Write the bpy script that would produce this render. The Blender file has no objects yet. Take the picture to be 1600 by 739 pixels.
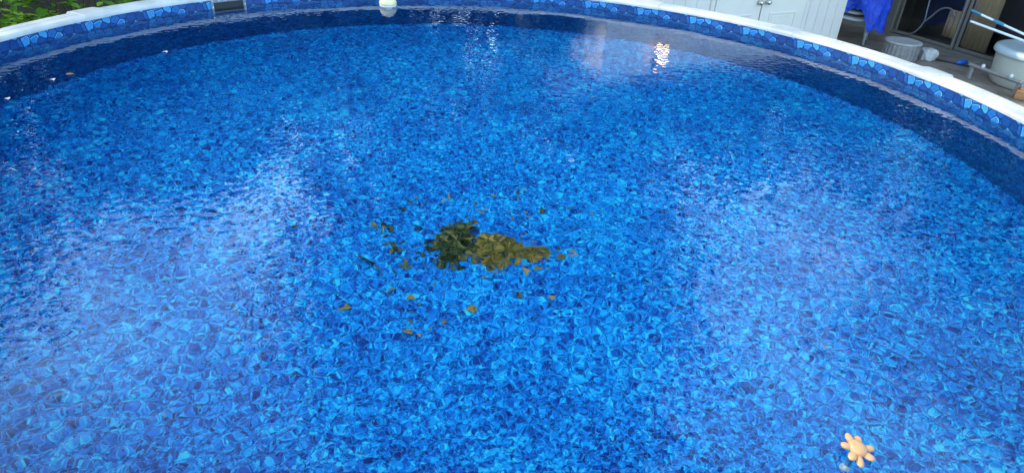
import bpy, bmesh, math, random
import numpy as np
from mathutils import Vector, Matrix

R_ = math.radians
scene = bpy.context.scene
C = scene.collection

# ------------------------------------------------------------------ camera
CAM_H, PITCH, ROLL = 1.608, 0.5195, 0.0636
cam_data = bpy.data.cameras.new('camera')
cam_data.sensor_width = 36.0
cam_data.lens = 1100.0 / 1600.0 * 36.0
cam_data.clip_start = 0.05
cam_data.clip_end = 2000.0
cam = bpy.data.objects.new('camera', cam_data)
C.objects.link(cam)
cam.matrix_world = (Matrix.Translation((0, 0, CAM_H)) @ Matrix.Rotation(math.pi / 2 - PITCH, 4, 'X')
                    @ Matrix.Rotation(ROLL, 4, 'Z'))
scene.camera = cam

# ------------------------------------------------------------------ sky and sun
SUN_EL, SUN_AZ = R_(33), R_(-80)      # azimuth measured from +Y towards +X
world = bpy.data.worlds.new('World')
scene.world = world
world.use_nodes = True
wn = world.node_tree
sky = wn.nodes.new('ShaderNodeTexSky')
sky.sky_type = 'NISHITA'
sky.sun_disc = False
sky.sun_elevation = SUN_EL
sky.sun_rotation = SUN_AZ
sky.dust_density = 3.0
sky.air_density = 1.2
bg = wn.nodes['Background']
# broken white cloud over the blue, the same all round
wtc = wn.nodes.new('ShaderNodeTexCoord')
wsep = wn.nodes.new('ShaderNodeSeparateXYZ'); wn.links.new(wtc.outputs['Generated'], wsep.inputs[0])
wz = wn.nodes.new('ShaderNodeMath'); wz.operation = 'MAXIMUM'; wz.inputs[1].default_value = 0.0; wn.links.new(wsep.outputs[2], wz.inputs[0])
wz2 = wn.nodes.new('ShaderNodeMath'); wz2.operation = 'ADD'; wz2.inputs[1].default_value = 0.18; wn.links.new(wz.outputs[0], wz2.inputs[0])
wdiv = wn.nodes.new('ShaderNodeVectorMath'); wdiv.operation = 'DIVIDE'
wcmb = wn.nodes.new('ShaderNodeCombineXYZ')
for k in range(3):
    wn.links.new(wz2.outputs[0], wcmb.inputs[k])
wn.links.new(wtc.outputs['Generated'], wdiv.inputs[0]); wn.links.new(wcmb.outputs[0], wdiv.inputs[1])
wno = wn.nodes.new('ShaderNodeTexNoise'); wno.inputs['Scale'].default_value = 1.6; wno.inputs['Detail'].default_value = 8.0; wno.inputs['Roughness'].default_value = 0.55
wn.links.new(wdiv.outputs[0], wno.inputs['Vector'])
wra = wn.nodes.new('ShaderNodeValToRGB')
wra.color_ramp.elements[0].position = 0.44; wra.color_ramp.elements[0].color = (0.08, 0.08, 0.08, 1)
wra.color_ramp.elements[1].position = 0.58; wra.color_ramp.elements[1].color = (0.9, 0.9, 0.9, 1)
wn.links.new(wno.outputs[0], wra.inputs[0])
wmx = wn.nodes.new('ShaderNodeMix'); wmx.data_type = 'RGBA'
wn.links.new(wra.outputs[0], wmx.inputs[0]); wn.links.new(sky.outputs[0], wmx.inputs[6])
wcl = wn.nodes.new('ShaderNodeMix'); wcl.data_type = 'RGBA'      # cloud shaped brighter low down, to strengthen its reflections in the water
wmp = wn.nodes.new('ShaderNodeMapRange'); wmp.interpolation_type = 'SMOOTHSTEP'
wmp.inputs['From Min'].default_value = 0.30; wmp.inputs['From Max'].default_value = 0.78
wn.links.new(wz.outputs[0], wmp.inputs['Value']); wn.links.new(wmp.outputs[0], wcl.inputs[0])
wcl.inputs[6].default_value = (17.0, 26.5, 35.0, 1); wcl.inputs[7].default_value = (3.4, 5.8, 8.6, 1)
wn.links.new(wcl.outputs[2], wmx.inputs[7])
wn.links.new(wmx.outputs[2], bg.inputs[0])
bg.inputs[1].default_value = 0.15
sun_data = bpy.data.lights.new('sun', 'SUN')
sun_data.energy = 2.6
sun_data.angle = R_(0.7)
sun_data.color = (1.0, 0.86, 0.68)
sun = bpy.data.objects.new('sun', sun_data)
C.objects.link(sun)
to_sun = Vector((math.sin(SUN_AZ) * math.cos(SUN_EL), math.cos(SUN_AZ) * math.cos(SUN_EL), math.sin(SUN_EL)))
sun.rotation_euler = to_sun.to_track_quat('Z', 'Y').to_euler()
sun.location = to_sun * 40

vs = scene.view_settings
vs.view_transform = 'Standard'
vs.look = 'None'
vs.exposure = 0.6
vs.gamma = 1.0
vs.use_curve_mapping = False
cy = scene.cycles
cy.max_bounces = 14
cy.diffuse_bounces = 4
cy.glossy_bounces = 4
cy.transmission_bounces = 8
cy.caustics_refractive = True
cy.caustics_reflective = False
cy.blur_glossy = 0.3
cy.sample_clamp_indirect = 6.0
cy.use_denoising = True

# ------------------------------------------------------------------ constants of the place
PC = Vector((-0.216, 4.359, 0.0))       # pool centre; water level is z = 0
PR, FB, DEPTH = 3.66, 0.096, 1.157
ZG = -1.20
rng = random.Random(7)

# ------------------------------------------------------------------ material helpers
def mat(name):
    m = bpy.data.materials.new(name)
    m.use_nodes = True
    nt = m.node_tree
    return m, nt, nt.nodes['Principled BSDF']

def nd(nt, typ, **kw):
    n = nt.nodes.new(typ)
    for k, v in kw.items():
        if k.startswith('i_'):
            key = k[2:]
            n.inputs[int(key) if key.isdigit() else key.replace('_', ' ')].default_value = v
        else:
            setattr(n, k, v)
    return n

def ramp(nt, stops, interp='LINEAR'):
    r = nt.nodes.new('ShaderNodeValToRGB')
    e = r.color_ramp
    e.interpolation = interp
    while len(e.elements) < len(stops):
        e.elements.new(0.5)
    for el, (p, c) in zip(e.elements, stops):
        el.position = p
        el.color = (*c, 1)
    return r

def mixc(nt, blend='MIX', fac=None):
    n = nt.nodes.new('ShaderNodeMix')
    n.data_type = 'RGBA'
    n.blend_type = blend
    if fac is not None:
        n.inputs[0].default_value = fac
    return n     # inputs 0 fac, 6 A, 7 B ; output 2

def bump(nt, bsdf, height_socket, strength=0.3, dist=0.01):
    b = nd(nt, 'ShaderNodeBump')
    b.inputs['Strength'].default_value = strength
    b.inputs['Distance'].default_value = dist
    nt.links.new(height_socket, b.inputs['Height'])
    nt.links.new(b.outputs[0], bsdf.inputs['Normal'])

def simple(name, col, rough=0.6, var=0.12, scale=8.0, metal=0.0, bmp=0.1, spec=0.5):
    """a plain surface with a little mottling and fine relief"""
    m, nt, b = mat(name)
    tc = nd(nt, 'ShaderNodeTexCoord')
    n = nd(nt, 'ShaderNodeTexNoise', i_Scale=scale, i_Detail=6.0, i_Roughness=0.6)
    nt.links.new(tc.outputs['Object'], n.inputs['Vector'])
    r = ramp(nt, [(0.3, tuple(c * (1 - var) for c in col)), (0.7, tuple(min(1, c * (1 + var)) for c in col))])
    nt.links.new(n.outputs[0], r.inputs[0])
    nt.links.new(r.outputs[0], b.inputs['Base Color'])
    b.inputs['Roughness'].default_value = rough
    b.inputs['Metallic'].default_value = metal
    b.inputs['Specular IOR Level'].default_value = spec
    if bmp:
        n2 = nd(nt, 'ShaderNodeTexNoise', i_Scale=scale * 9, i_Detail=4.0)
        nt.links.new(tc.outputs['Object'], n2.inputs['Vector'])
        bump(nt, b, n2.outputs[0], bmp, 0.004)
    return m

def foliage(name, stops, trans=0.35, rough=0.5):
    m, nt, b = mat(name)
    g = nd(nt, 'ShaderNodeNewGeometry')
    oi = nd(nt, 'ShaderNodeObjectInfo')
    add = nd(nt, 'ShaderNodeMath', operation='ADD')
    fr = nd(nt, 'ShaderNodeMath', operation='FRACT')
    nt.links.new(g.outputs['Random Per Island'], add.inputs[0])
    nt.links.new(oi.outputs['Random'], add.inputs[1])
    nt.links.new(add.outputs[0], fr.inputs[0])
    r = ramp(nt, stops)
    nt.links.new(fr.outputs[0], r.inputs[0])
    nt.links.new(r.outputs[0], b.inputs['Base Color'])
    b.inputs['Roughness'].default_value = rough
    t = nd(nt, 'ShaderNodeBsdfTranslucent')
    nt.links.new(r.outputs[0], t.inputs[0])
    ms = nd(nt, 'ShaderNodeMixShader')
    ms.inputs[0].default_value = trans
    nt.links.new(b.outputs[0], ms.inputs[1])
    nt.links.new(t.outputs[0], ms.inputs[2])
    nt.links.new(ms.outputs[0], nt.nodes['Material Output'].inputs[0])
    return m

# ---- water: clear refracting surface, ripples are real geometry
def water_material():
    m = bpy.data.materials.new('pool_water')
    m.use_nodes = True
    nt = m.node_tree
    nt.nodes.remove(nt.nodes['Principled BSDF'])
    g = nd(nt, 'ShaderNodeBsdfGlass', i_IOR=1.333, i_Roughness=0.0)
    g.inputs['Color'].default_value = (0.93, 0.985, 1.0, 1)
    nt.links.new(g.outputs[0], nt.nodes['Material Output'].inputs[0])
    return m

# ---- printed vinyl of the pool floor: pebbles in many blues
def pebble_print(nt, vec):
    """colour socket of the pebble print, laid out in metres along vec"""
    L = nt.links.new
    wn_ = nd(nt, 'ShaderNodeTexNoise', i_Scale=34.0, i_Detail=3.0)
    L(vec, wn_.inputs['Vector'])
    sub = nd(nt, 'ShaderNodeVectorMath', operation='SUBTRACT'); sub.inputs[1].default_value = (.5, .5, .5)
    L(wn_.outputs['Color'], sub.inputs[0])
    sc = nd(nt, 'ShaderNodeVectorMath', operation='SCALE'); sc.inputs['Scale'].default_value = 0.046
    L(sub.outputs[0], sc.inputs[0])
    ad = nd(nt, 'ShaderNodeVectorMath', operation='ADD')
    L(vec, ad.inputs[0]); L(sc.outputs[0], ad.inputs[1])
    v1 = nd(nt, 'ShaderNodeTexVoronoi', voronoi_dimensions='2D', i_Scale=41.0)
    v2 = nd(nt, 'ShaderNodeTexVoronoi', voronoi_dimensions='2D', i_Scale=90.0)
    ve = nd(nt, 'ShaderNodeTexVoronoi', voronoi_dimensions='2D', feature='DISTANCE_TO_EDGE', i_Scale=41.0)
    vf = nd(nt, 'ShaderNodeTexVoronoi', voronoi_dimensions='2D', feature='DISTANCE_TO_EDGE', i_Scale=90.0)
    for v in (v1, v2, ve, vf):
        L(ad.outputs[0], v.inputs['Vector'])
    big = nd(nt, 'ShaderNodeTexNoise', i_Scale=1.7, i_Detail=3.0)
    L(vec, big.inputs['Vector'])
    blues = [(0.0, (0.0, 0.016, 0.17)), (0.3, (0.0, 0.078, 0.45)), (0.55, (0.0, 0.20, 0.76)),
             (0.8, (0.0, 0.44, 0.94)), (1.0, (0.04, 0.76, 0.97))]
    s1 = nd(nt, 'ShaderNodeSeparateColor'); s2 = nd(nt, 'ShaderNodeSeparateColor')
    L(v1.outputs['Color'], s1.inputs[0]); L(v2.outputs['Color'], s2.inputs[0])
    # tone of a fleck = its pebble, its fleck and a slow drift of the print
    t1 = nd(nt, 'ShaderNodeMath', operation='MULTIPLY'); t1.inputs[1].default_value = 0.56; L(s1.outputs[0], t1.inputs[0])
    t2 = nd(nt, 'ShaderNodeMath', operation='MULTIPLY'); t2.inputs[1].default_value = 0.62; L(s2.outputs[1], t2.inputs[0])
    t3 = nd(nt, 'ShaderNodeMath', operation='ADD'); L(t1.outputs[0], t3.inputs[0]); L(t2.outputs[0], t3.inputs[1])
    t4 = nd(nt, 'ShaderNodeMath', operation='MULTIPLY_ADD'); t4.inputs[1].default_value = 0.5; t4.inputs[2].default_value = -0.36
    L(big.outputs[0], t4.inputs[0])
    t5 = nd(nt, 'ShaderNodeMath', operation='ADD'); L(t3.outputs[0], t5.inputs[0]); L(t4.outputs[0], t5.inputs[1])
    r1 = ramp(nt, blues); L(t5.outputs[0], r1.inputs[0])
    er = ramp(nt, [(0.0, (0.75, 0.75, 0.75)), (0.09, (0, 0, 0))])
    L(ve.outputs['Distance'], er.inputs[0])
    ek = nd(nt, 'ShaderNodeMath', operation='MULTIPLY'); L(er.outputs[0], ek.inputs[0]); L(s2.outputs[0], ek.inputs[1])
    mx2 = mixc(nt)
    L(ek.outputs[0], mx2.inputs[0])
    L(r1.outputs[0], mx2.inputs[6]); mx2.inputs[7].default_value = (0.05, 0.70, 0.96, 1)
    fr_ = ramp(nt, [(0.0, (0.4, 0.4, 0.4)), (0.10, (0, 0, 0))])
    L(vf.outputs['Distance'], fr_.inputs[0])
    fk = nd(nt, 'ShaderNodeMath', operation='MULTIPLY'); L(fr_.outputs[0], fk.inputs[0]); L(s1.outputs[2], fk.inputs[1])
    mx3 = mixc(nt)
    L(fk.outputs[0], mx3.inputs[0])
    L(mx2.outputs[2], mx3.inputs[6]); mx3.inputs[7].default_value = (0.0, 0.03, 0.26, 1)
    return mx3.outputs[2]

def floor_print():
    m, nt, b = mat('vinyl_floor_print')
    tc = nd(nt, 'ShaderNodeTexCoord')
    nt.links.new(pebble_print(nt, tc.outputs['Object']), b.inputs['Base Color'])
    b.inputs['Roughness'].default_value = 0.55
    b.inputs['Specular IOR Level'].default_value = 0.2
    return m

# ---- printed vinyl of the pool wall: bevelled blue stones with dark joints, the roll repeats every 0.575 m
def wall_print():
    m, nt, b = mat('vinyl_wall_stone_print')
    L = nt.links.new
    uv = nd(nt, 'ShaderNodeUVMap')
    sp = nd(nt, 'ShaderNodeSeparateXYZ')
    L(uv.outputs[0], sp.inputs[0])
    ang = nd(nt, 'ShaderNodeMath', operation='MULTIPLY'); ang.inputs[1].default_value = 2 * math.pi * 40
    L(sp.outputs[0], ang.inputs[0])
    rad = 0.575 / (2 * math.pi)
    comb = nd(nt, 'ShaderNodeCombineXYZ')
    for op, k in (('COSINE', 0), ('SINE', 1)):
        t = nd(nt, 'ShaderNodeMath', operation=op); L(ang.outputs[0], t.inputs[0])
        t2 = nd(nt, 'ShaderNodeMath', operation='MULTIPLY'); t2.inputs[1].default_value = rad
        L(t.outputs[0], t2.inputs[0]); L(t2.outputs[0], comb.inputs[k])
    L(sp.outputs[1], comb.inputs[2])
    SC = 15.0
    v = nd(nt, 'ShaderNodeTexVoronoi', i_Scale=SC); v.inputs['Randomness'].default_value = 0.85
    ve = nd(nt, 'ShaderNodeTexVoronoi', feature='DISTANCE_TO_EDGE', i_Scale=SC); ve.inputs['Randomness'].default_value = 0.85
    L(comb.outputs[0], v.inputs['Vector']); L(comb.outputs[0], ve.inputs['Vector'])
    sc = nd(nt, 'ShaderNodeSeparateColor'); L(v.outputs['Color'], sc.inputs[0])
    r = ramp(nt, [(0.0, (0.004, 0.042, 0.18)), (0.3, (0.008, 0.095, 0.36)), (0.6, (0.018, 0.21, 0.56)), (1.0, (0.08, 0.44, 0.80))])
    L(sc.outputs[0], r.inputs[0])
    # grain printed inside the stones
    n = nd(nt, 'ShaderNodeTexNoise', i_Scale=120.0, i_Detail=4.0, i_Roughness=0.7)
    L(comb.outputs[0], n.inputs['Vector'])
    nr = ramp(nt, [(0.35, (0.3, 0.3, 0.3)), (0.65, (1.3, 1.3, 1.3))])
    L(n.outputs[0], nr.inputs[0])
    mg = mixc(nt, 'MULTIPLY', 0.8); L(r.outputs[0], mg.inputs[6]); L(nr.outputs[0], mg.inputs[7])
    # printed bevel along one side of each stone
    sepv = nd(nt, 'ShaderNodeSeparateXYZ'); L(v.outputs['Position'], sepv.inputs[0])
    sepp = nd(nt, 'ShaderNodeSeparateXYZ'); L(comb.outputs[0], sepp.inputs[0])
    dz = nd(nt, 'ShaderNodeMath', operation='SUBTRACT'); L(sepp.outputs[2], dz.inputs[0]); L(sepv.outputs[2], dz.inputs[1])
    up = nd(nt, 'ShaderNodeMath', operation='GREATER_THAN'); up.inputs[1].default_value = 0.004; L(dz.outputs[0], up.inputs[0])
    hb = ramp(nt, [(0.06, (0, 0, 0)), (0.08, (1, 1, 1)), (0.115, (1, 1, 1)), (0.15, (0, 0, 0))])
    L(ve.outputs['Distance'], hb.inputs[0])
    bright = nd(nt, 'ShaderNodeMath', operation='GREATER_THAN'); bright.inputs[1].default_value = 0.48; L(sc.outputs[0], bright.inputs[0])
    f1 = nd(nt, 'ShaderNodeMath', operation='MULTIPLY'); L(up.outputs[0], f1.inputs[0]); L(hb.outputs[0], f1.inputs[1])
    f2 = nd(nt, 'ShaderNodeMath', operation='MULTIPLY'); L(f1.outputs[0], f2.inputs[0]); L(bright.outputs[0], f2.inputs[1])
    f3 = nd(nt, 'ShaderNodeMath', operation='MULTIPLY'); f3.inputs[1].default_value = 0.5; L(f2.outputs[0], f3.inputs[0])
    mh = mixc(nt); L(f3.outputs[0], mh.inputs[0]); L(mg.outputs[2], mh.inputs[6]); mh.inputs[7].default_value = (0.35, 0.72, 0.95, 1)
    # dark joints
    jr = ramp(nt, [(0.015, (1, 1, 1)), (0.10, (0, 0, 0))])
    L(ve.outputs['Distance'], jr.inputs[0])
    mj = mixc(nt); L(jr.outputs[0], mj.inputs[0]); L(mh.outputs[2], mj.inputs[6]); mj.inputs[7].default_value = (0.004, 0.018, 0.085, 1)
    # the stone border ends a hand below the water; under it the wall carries the floor's pebbles
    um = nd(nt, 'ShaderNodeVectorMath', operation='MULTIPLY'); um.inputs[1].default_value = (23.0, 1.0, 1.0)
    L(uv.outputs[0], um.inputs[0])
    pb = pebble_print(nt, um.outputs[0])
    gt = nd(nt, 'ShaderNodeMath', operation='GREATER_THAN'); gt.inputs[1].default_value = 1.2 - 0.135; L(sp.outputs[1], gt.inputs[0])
    dk = mixc(nt, 'MULTIPLY', 1.0); L(pb, dk.inputs[6]); dk.inputs[7].default_value = (0.4, 0.34, 0.42, 1)   # shade on the submerged wall, painted in as darker pebbles
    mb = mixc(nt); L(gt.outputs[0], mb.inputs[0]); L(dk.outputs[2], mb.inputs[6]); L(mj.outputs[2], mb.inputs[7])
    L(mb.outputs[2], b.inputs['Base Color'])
    b.inputs['Roughness'].default_value = 0.38
    b.inputs['Specular IOR Level'].default_value = 0.4
    return m

M = {}
M['water'] = water_material()
M['floor_print'] = floor_print()
M['wall_print'] = wall_print()
M['white_rail'] = simple('white_resin_rail', (0.60, 0.595, 0.58), 0.45, 0.14, 4.0, bmp=0.05)
M['rail_cap'] = simple('white_resin_cap', (0.57, 0.565, 0.55), 0.45, 0.06, 9.0, bmp=0.05)
M['pool_steel'] = simple('pool_wall_steel', (0.45, 0.47, 0.5), 0.5, 0.08, 3.0)
M['skim_grey'] = simple('grey_skimmer_plastic', (0.20, 0.22, 0.26), 0.45, 0.08, 20.0)
M['black'] = simple('dark_cavity', (0.012, 0.014, 0.016), 0.6, 0.2, 10.0)
M['screw'] = simple('screw_steel', (0.75, 0.76, 0.78), 0.25, 0.05, 30.0, metal=0.8)
M['cream'] = simple('cream_plastic', (0.90, 0.72, 0.42), 0.4, 0.05, 30.0, bmp=0.03)
M['white_plastic'] = simple('white_plastic', (0.72, 0.73, 0.72), 0.4, 0.06, 20.0, bmp=0.03)
M['shed_white'] = simple('shed_panel_white', (0.74, 0.68, 0.63), 0.5, 0.05, 3.0, bmp=0.06)
M['door_white'] = simple('shed_door_cream', (0.78, 0.72, 0.65), 0.45, 0.04, 3.0, bmp=0.05)
M['chrome'] = simple('brushed_metal', (0.62, 0.60, 0.57), 0.28, 0.06, 40.0, metal=1.0)
M['shingle'] = simple('shed_roof', (0.16, 0.15, 0.15), 0.8, 0.2, 20.0)
M['siding'] = simple('house_siding', (0.20, 0.19, 0.19), 0.7, 0.08, 2.0)
M['door_frame'] = simple('bronze_aluminium', (0.19, 0.175, 0.16), 0.4, 0.1, 20.0, metal=0.2)
M['door_edge'] = simple('bare_aluminium', (0.6, 0.55, 0.48), 0.3, 0.1, 30.0, metal=0.8)
M['hose'] = simple('grey_hose', (0.16, 0.165, 0.18), 0.5, 0.1, 30.0)
M['chair'] = simple('grey_chair_plastic', (0.60, 0.61, 0.62), 0.45, 0.06, 8.0)
M['pouf_side'] = simple('grey_ribbed_resin', (0.24, 0.225, 0.225), 0.7, 0.2, 14.0)
M['pouf_top'] = simple('worn_grey_resin', (0.42, 0.40, 0.39), 0.8, 0.22, 14.0)
M['stone'] = simple('pale_stone', (0.55, 0.54, 0.53), 0.85, 0.12, 18.0, bmp=0.4)
M['bin'] = simple('pale_green_grey_plastic', (0.52, 0.52, 0.46), 0.42, 0.06, 5.0)
M['bin_lid'] = simple('pale_blue_grey_lid', (0.45, 0.55, 0.60), 0.38, 0.05, 6.0)
M['pole_blue'] = simple('blue_pole_grip', (0.05, 0.22, 0.36), 0.4, 0.1, 30.0)
M['pole_white'] = simple('white_pole', (0.78, 0.80, 0.84), 0.3, 0.04, 20.0)
M['blue_plastic'] = simple('bright_blue_plastic', (0.02, 0.16, 0.60), 0.35, 0.1, 30.0)
M['rail_grey'] = simple('weathered_grey_bar', (0.26, 0.245, 0.24), 0.6, 0.15, 12.0)
M['copper'] = simple('copper_brown', (0.45, 0.22, 0.10), 0.4, 0.2, 12.0, metal=0.5)
M['flower'] = simple('peach_orange_plastic', (0.76, 0.38, 0.17), 0.5, 0.05, 12.0, bmp=0.03)
M['tube'] = simple('clear_blue_tube', (0.05, 0.28, 0.60), 0.2, 0.06, 30.0)
M['bark'] = simple('bark', (0.085, 0.06, 0.045), 0.9, 0.35, 9.0, bmp=0.8)
M['fence_wood'] = simple('weathered_fence_board', (0.40, 0.31, 0.22), 0.75, 0.22, 5.0, bmp=0.3)
M['leaf_tree'] = foliage('tree_leaf', [(0.0, (0.018, 0.045, 0.012)), (0.5, (0.04, 0.085, 0.02)), (1.0, (0.075, 0.13, 0.03))])
M['leaf_bush'] = foliage('bush_leaf', [(0.0, (0.05, 0.15, 0.012)), (0.5, (0.15, 0.36, 0.03)), (1.0, (0.34, 0.58, 0.06))], 0.45, 0.35)
M['debris'] = foliage('rotting_leaf', [(0.0, (0.06, 0.06, 0.014)), (0.4, (0.20, 0.18, 0.03)), (0.75, (0.38, 0.28, 0.05)), (1.0, (0.58, 0.34, 0.10))], 0.1, 0.7)
M['debris_green'] = foliage('dark_wet_leaf', [(0.0, (0.006, 0.02, 0.01)), (0.4, (0.035, 0.07, 0.022)), (0.75, (0.13, 0.16, 0.035)), (1.0, (0.30, 0.24, 0.07))], 0.1, 0.6)
M['leaf_dry'] = simple('dry_leaf', (0.36, 0.17, 0.05), 0.7, 0.3, 40.0)

def tarp_material():
    m, nt, b = mat('blue_tarp')
    tc = nd(nt, 'ShaderNodeTexCoord')
    n = nd(nt, 'ShaderNodeTexNoise', i_Scale=14.0, i_Detail=5.0, i_Roughness=0.6); n.inputs['Distortion'].default_value = 1.2
    nt.links.new(tc.outputs['Object'], n.inputs['Vector'])
    r = ramp(nt, [(0.3, (0.004, 0.03, 0.40)), (0.7, (0.02, 0.10, 0.80))])
    nt.links.new(n.outputs[0], r.inputs[0]); nt.links.new(r.outputs[0], b.inputs['Base Color'])
    b.inputs['Roughness'].default_value = 0.32
    bump(nt, b, n.outputs[0], 0.9, 0.03)
    return m
M['tarp'] = tarp_material()
M['sun_patch_strip'] = simple('tan_sun_patch', (0.74, 0.56, 0.34), 0.8, 0.12, 6.0)  # tan of the warm light patches on the door, given as colour
M['room'] = simple('dark_room', (0.03, 0.032, 0.036), 0.8, 0.2, 2.0)

def glass_dark():
    m = bpy.data.materials.new('tinted_door_glass')
    m.use_nodes = True
    nt = m.node_tree
    nt.nodes.remove(nt.nodes['Principled BSDF'])
    tr = nd(nt, 'ShaderNodeBsdfTransparent'); tr.inputs[0].default_value = (.9, .9, .9, 1)
    gl = nd(nt, 'ShaderNodeBsdfGlossy'); gl.inputs['Roughness'].default_value = .02
    fr = nd(nt, 'ShaderNodeFresnel', i_IOR=1.5)
    ms = nd(nt, 'ShaderNodeMixShader')
    nt.links.new(fr.outputs[0], ms.inputs[0]); nt.links.new(tr.outputs[0], ms.inputs[1]); nt.links.new(gl.outputs[0], ms.inputs[2])
    nt.links.new(ms.outputs[0], nt.nodes['Material Output'].inputs[0])
    return m
M['glass'] = glass_dark()

def lamp_glow():  # glow of the lamp added for the glint
    m, nt, b = mat('glint_lamp_glow')
    b.inputs['Base Color'].default_value = (0.9, 0.8, 0.6, 1)
    b.inputs['Emission Color'].default_value = (1.0, 0.66, 0.30, 1)
    b.inputs['Emission Strength'].default_value = 5.0
    return m
M['glow'] = lamp_glow()

def ground_material(name, cols, scale):
    m, nt, b = mat(name)
    tc = nd(nt, 'ShaderNodeTexCoord')
    n = nd(nt, 'ShaderNodeTexNoise', i_Scale=scale, i_Detail=9.0, i_Roughness=0.65)
    nt.links.new(tc.outputs['Object'], n.inputs['Vector'])
    r = ramp(nt, [(0.3 + 0.4 * i / (len(cols) - 1), c) for i, c in enumerate(cols)])
    nt.links.new(n.outputs[0], r.inputs[0]); nt.links.new(r.outputs[0], b.inputs['Base Color'])
    b.inputs['Roughness'].default_value = 0.85
    n2 = nd(nt, 'ShaderNodeTexNoise', i_Scale=scale * 20, i_Detail=5.0)
    nt.links.new(tc.outputs['Object'], n2.inputs['Vector'])
    bump(nt, b, n2.outputs[0], 0.5, 0.02)
    return m
M['ground'] = ground_material('garden_soil_and_grass', [(0.02, 0.014, 0.009), (0.035, 0.024, 0.015), (0.03, 0.04, 0.012), (0.03, 0.055, 0.014)], 0.7)
M['patio'] = ground_material('brown_patio_concrete', [(0.15, 0.115, 0.09), (0.26, 0.21, 0.175), (0.36, 0.30, 0.25)], 3.0)

# ------------------------------------------------------------------ mesh helpers
def obj(name, bm_or_mesh, material, parent=None, smooth=False, loc=None):
    if isinstance(bm_or_mesh, bmesh.types.BMesh):
        me = bpy.data.meshes.new(name)
        bm_or_mesh.normal_update()
        bm_or_mesh.to_mesh(me); bm_or_mesh.free()
    else:
        me = bm_or_mesh
    if material is not None and not me.materials:
        me.materials.append(material)
    if smooth:
        me.polygons.foreach_set('use_smooth', [True] * len(me.polygons))
    o = bpy.data.objects.new(name, me)
    C.objects.link(o)
    if parent is not None:
        o.parent = parent
    if loc is not None:
        o.location = loc
    return o

def empty(name, loc, rz=0.0):
    o = bpy.data.objects.new(name, None)
    o.empty_display_size = 0.2
    C.objects.link(o)
    o.location = loc
    o.rotation_euler = (0, 0, rz)
    return o

def tag(o, label=None, cat=None, group=None, kind=None):
    if label: o['label'] = label
    if cat: o['category'] = cat
    if group: o['group'] = group
    if kind: o['kind'] = kind
    return o

def add_box(bm, lo, hi, bevel=0.0):
    ret = bmesh.ops.create_cube(bm, size=1.0)
    vs_ = ret['verts']
    for v in vs_:
        v.co = Vector([lo[i] + (v.co[i] + 0.5) * (hi[i] - lo[i]) for i in range(3)])
    if bevel > 0:
        es = list({e for v in vs_ for e in v.link_edges})
        bmesh.ops.bevel(bm, geom=es, offset=bevel, segments=2, affect='EDGES', profile=0.6)
    return bm

def box(lo, hi, bevel=0.0):
    return add_box(bmesh.new(), lo, hi, bevel)

def add_tube(bm, pts, radii, segs=10, cap=True):
    pts = [Vector(p) for p in pts]
    if not hasattr(radii, '__len__'):
        radii = [radii] * len(pts)
    rings = []
    prev = None
    for i, p in enumerate(pts):
        d = (pts[min(i + 1, len(pts) - 1)] - pts[max(i - 1, 0)]).normalized()
        a = prev if prev is not None else (Vector((0, 0, 1)) if abs(d.z) < 0.9 else Vector((1, 0, 0)))
        a = (a - d * a.dot(d)).normalized()
        prev = a
        b = d.cross(a)
        rings.append([bm.verts.new(p + (a * math.cos(t) + b * math.sin(t)) * radii[i])
                      for t in [2 * math.pi * k / segs for k in range(segs)]])
    for r0, r1 in zip(rings, rings[1:]):
        for k in range(segs):
            bm.faces.new((r0[k], r0[(k + 1) % segs], r1[(k + 1) % segs], r1[k]))
    if cap:
        bm.faces.new(rings[0][::-1]); bm.faces.new(rings[-1])
    return bm

def add_lathe(bm, prof, segs=32, centre=(0, 0, 0), ripple=None):
    c = Vector(centre)
    rings = []
    for (r, z) in prof:
        ring = []
        for k in range(segs):
            t = 2 * math.pi * k / segs
            rr = r if ripple is None else ripple(r, z, k)
            ring.append(bm.verts.new(c + Vector((rr * math.cos(t), rr * math.sin(t), z))))
        rings.append(ring)
    for r0, r1 in zip(rings, rings[1:]):
        for k in range(segs):
            bm.faces.new((r0[k], r0[(k + 1) % segs], r1[(k + 1) % segs], r1[k]))
    bm.faces.new(rings[0][::-1]); bm.faces.new(rings[-1])
    return bm

def curve_pts(pts, n=6):
    """Catmull-Rom through the points"""
    P = [Vector(p) for p in pts]
    P = [P[0] * 2 - P[1]] + P + [P[-1] * 2 - P[-2]]
    out = []
    for i in range(1, len(P) - 2):
        for k in range(n):
            t = k / n
            a, b, c, d = P[i - 1], P[i], P[i + 1], P[i + 2]
            out.append(0.5 * ((2 * b) + (c - a) * t + (2 * a - 5 * b + 4 * c - d) * t * t + (3 * b - a - 3 * c + d) * t ** 3))
    out.append(P[-2])
    return out

# ================================================================== THE SETTING
bm = bmesh.new()
bmesh.ops.create_grid(bm, x_segments=2, y_segments=2, size=300)
tag(obj('ground', bm, M['ground'], loc=(0, 0, ZG)), 'brown garden soil and patchy grass around the pool', 'ground', kind='structure')
bm = bmesh.new()
f = bm.faces.new([bm.verts.new(p) for p in ((3.9, 10.3, 0), (4.6, 6.0, 0), (9.5, 4.0, 0), (10.0, 8.0, 0), (7.0, 14.3, 0), (4.6, 13.6, 0))])
tag(obj('patio', bm, M['patio'], loc=(0, 0, ZG + 0.008)), 'brown concrete patio beside the glass door', 'patio', kind='structure')

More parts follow.
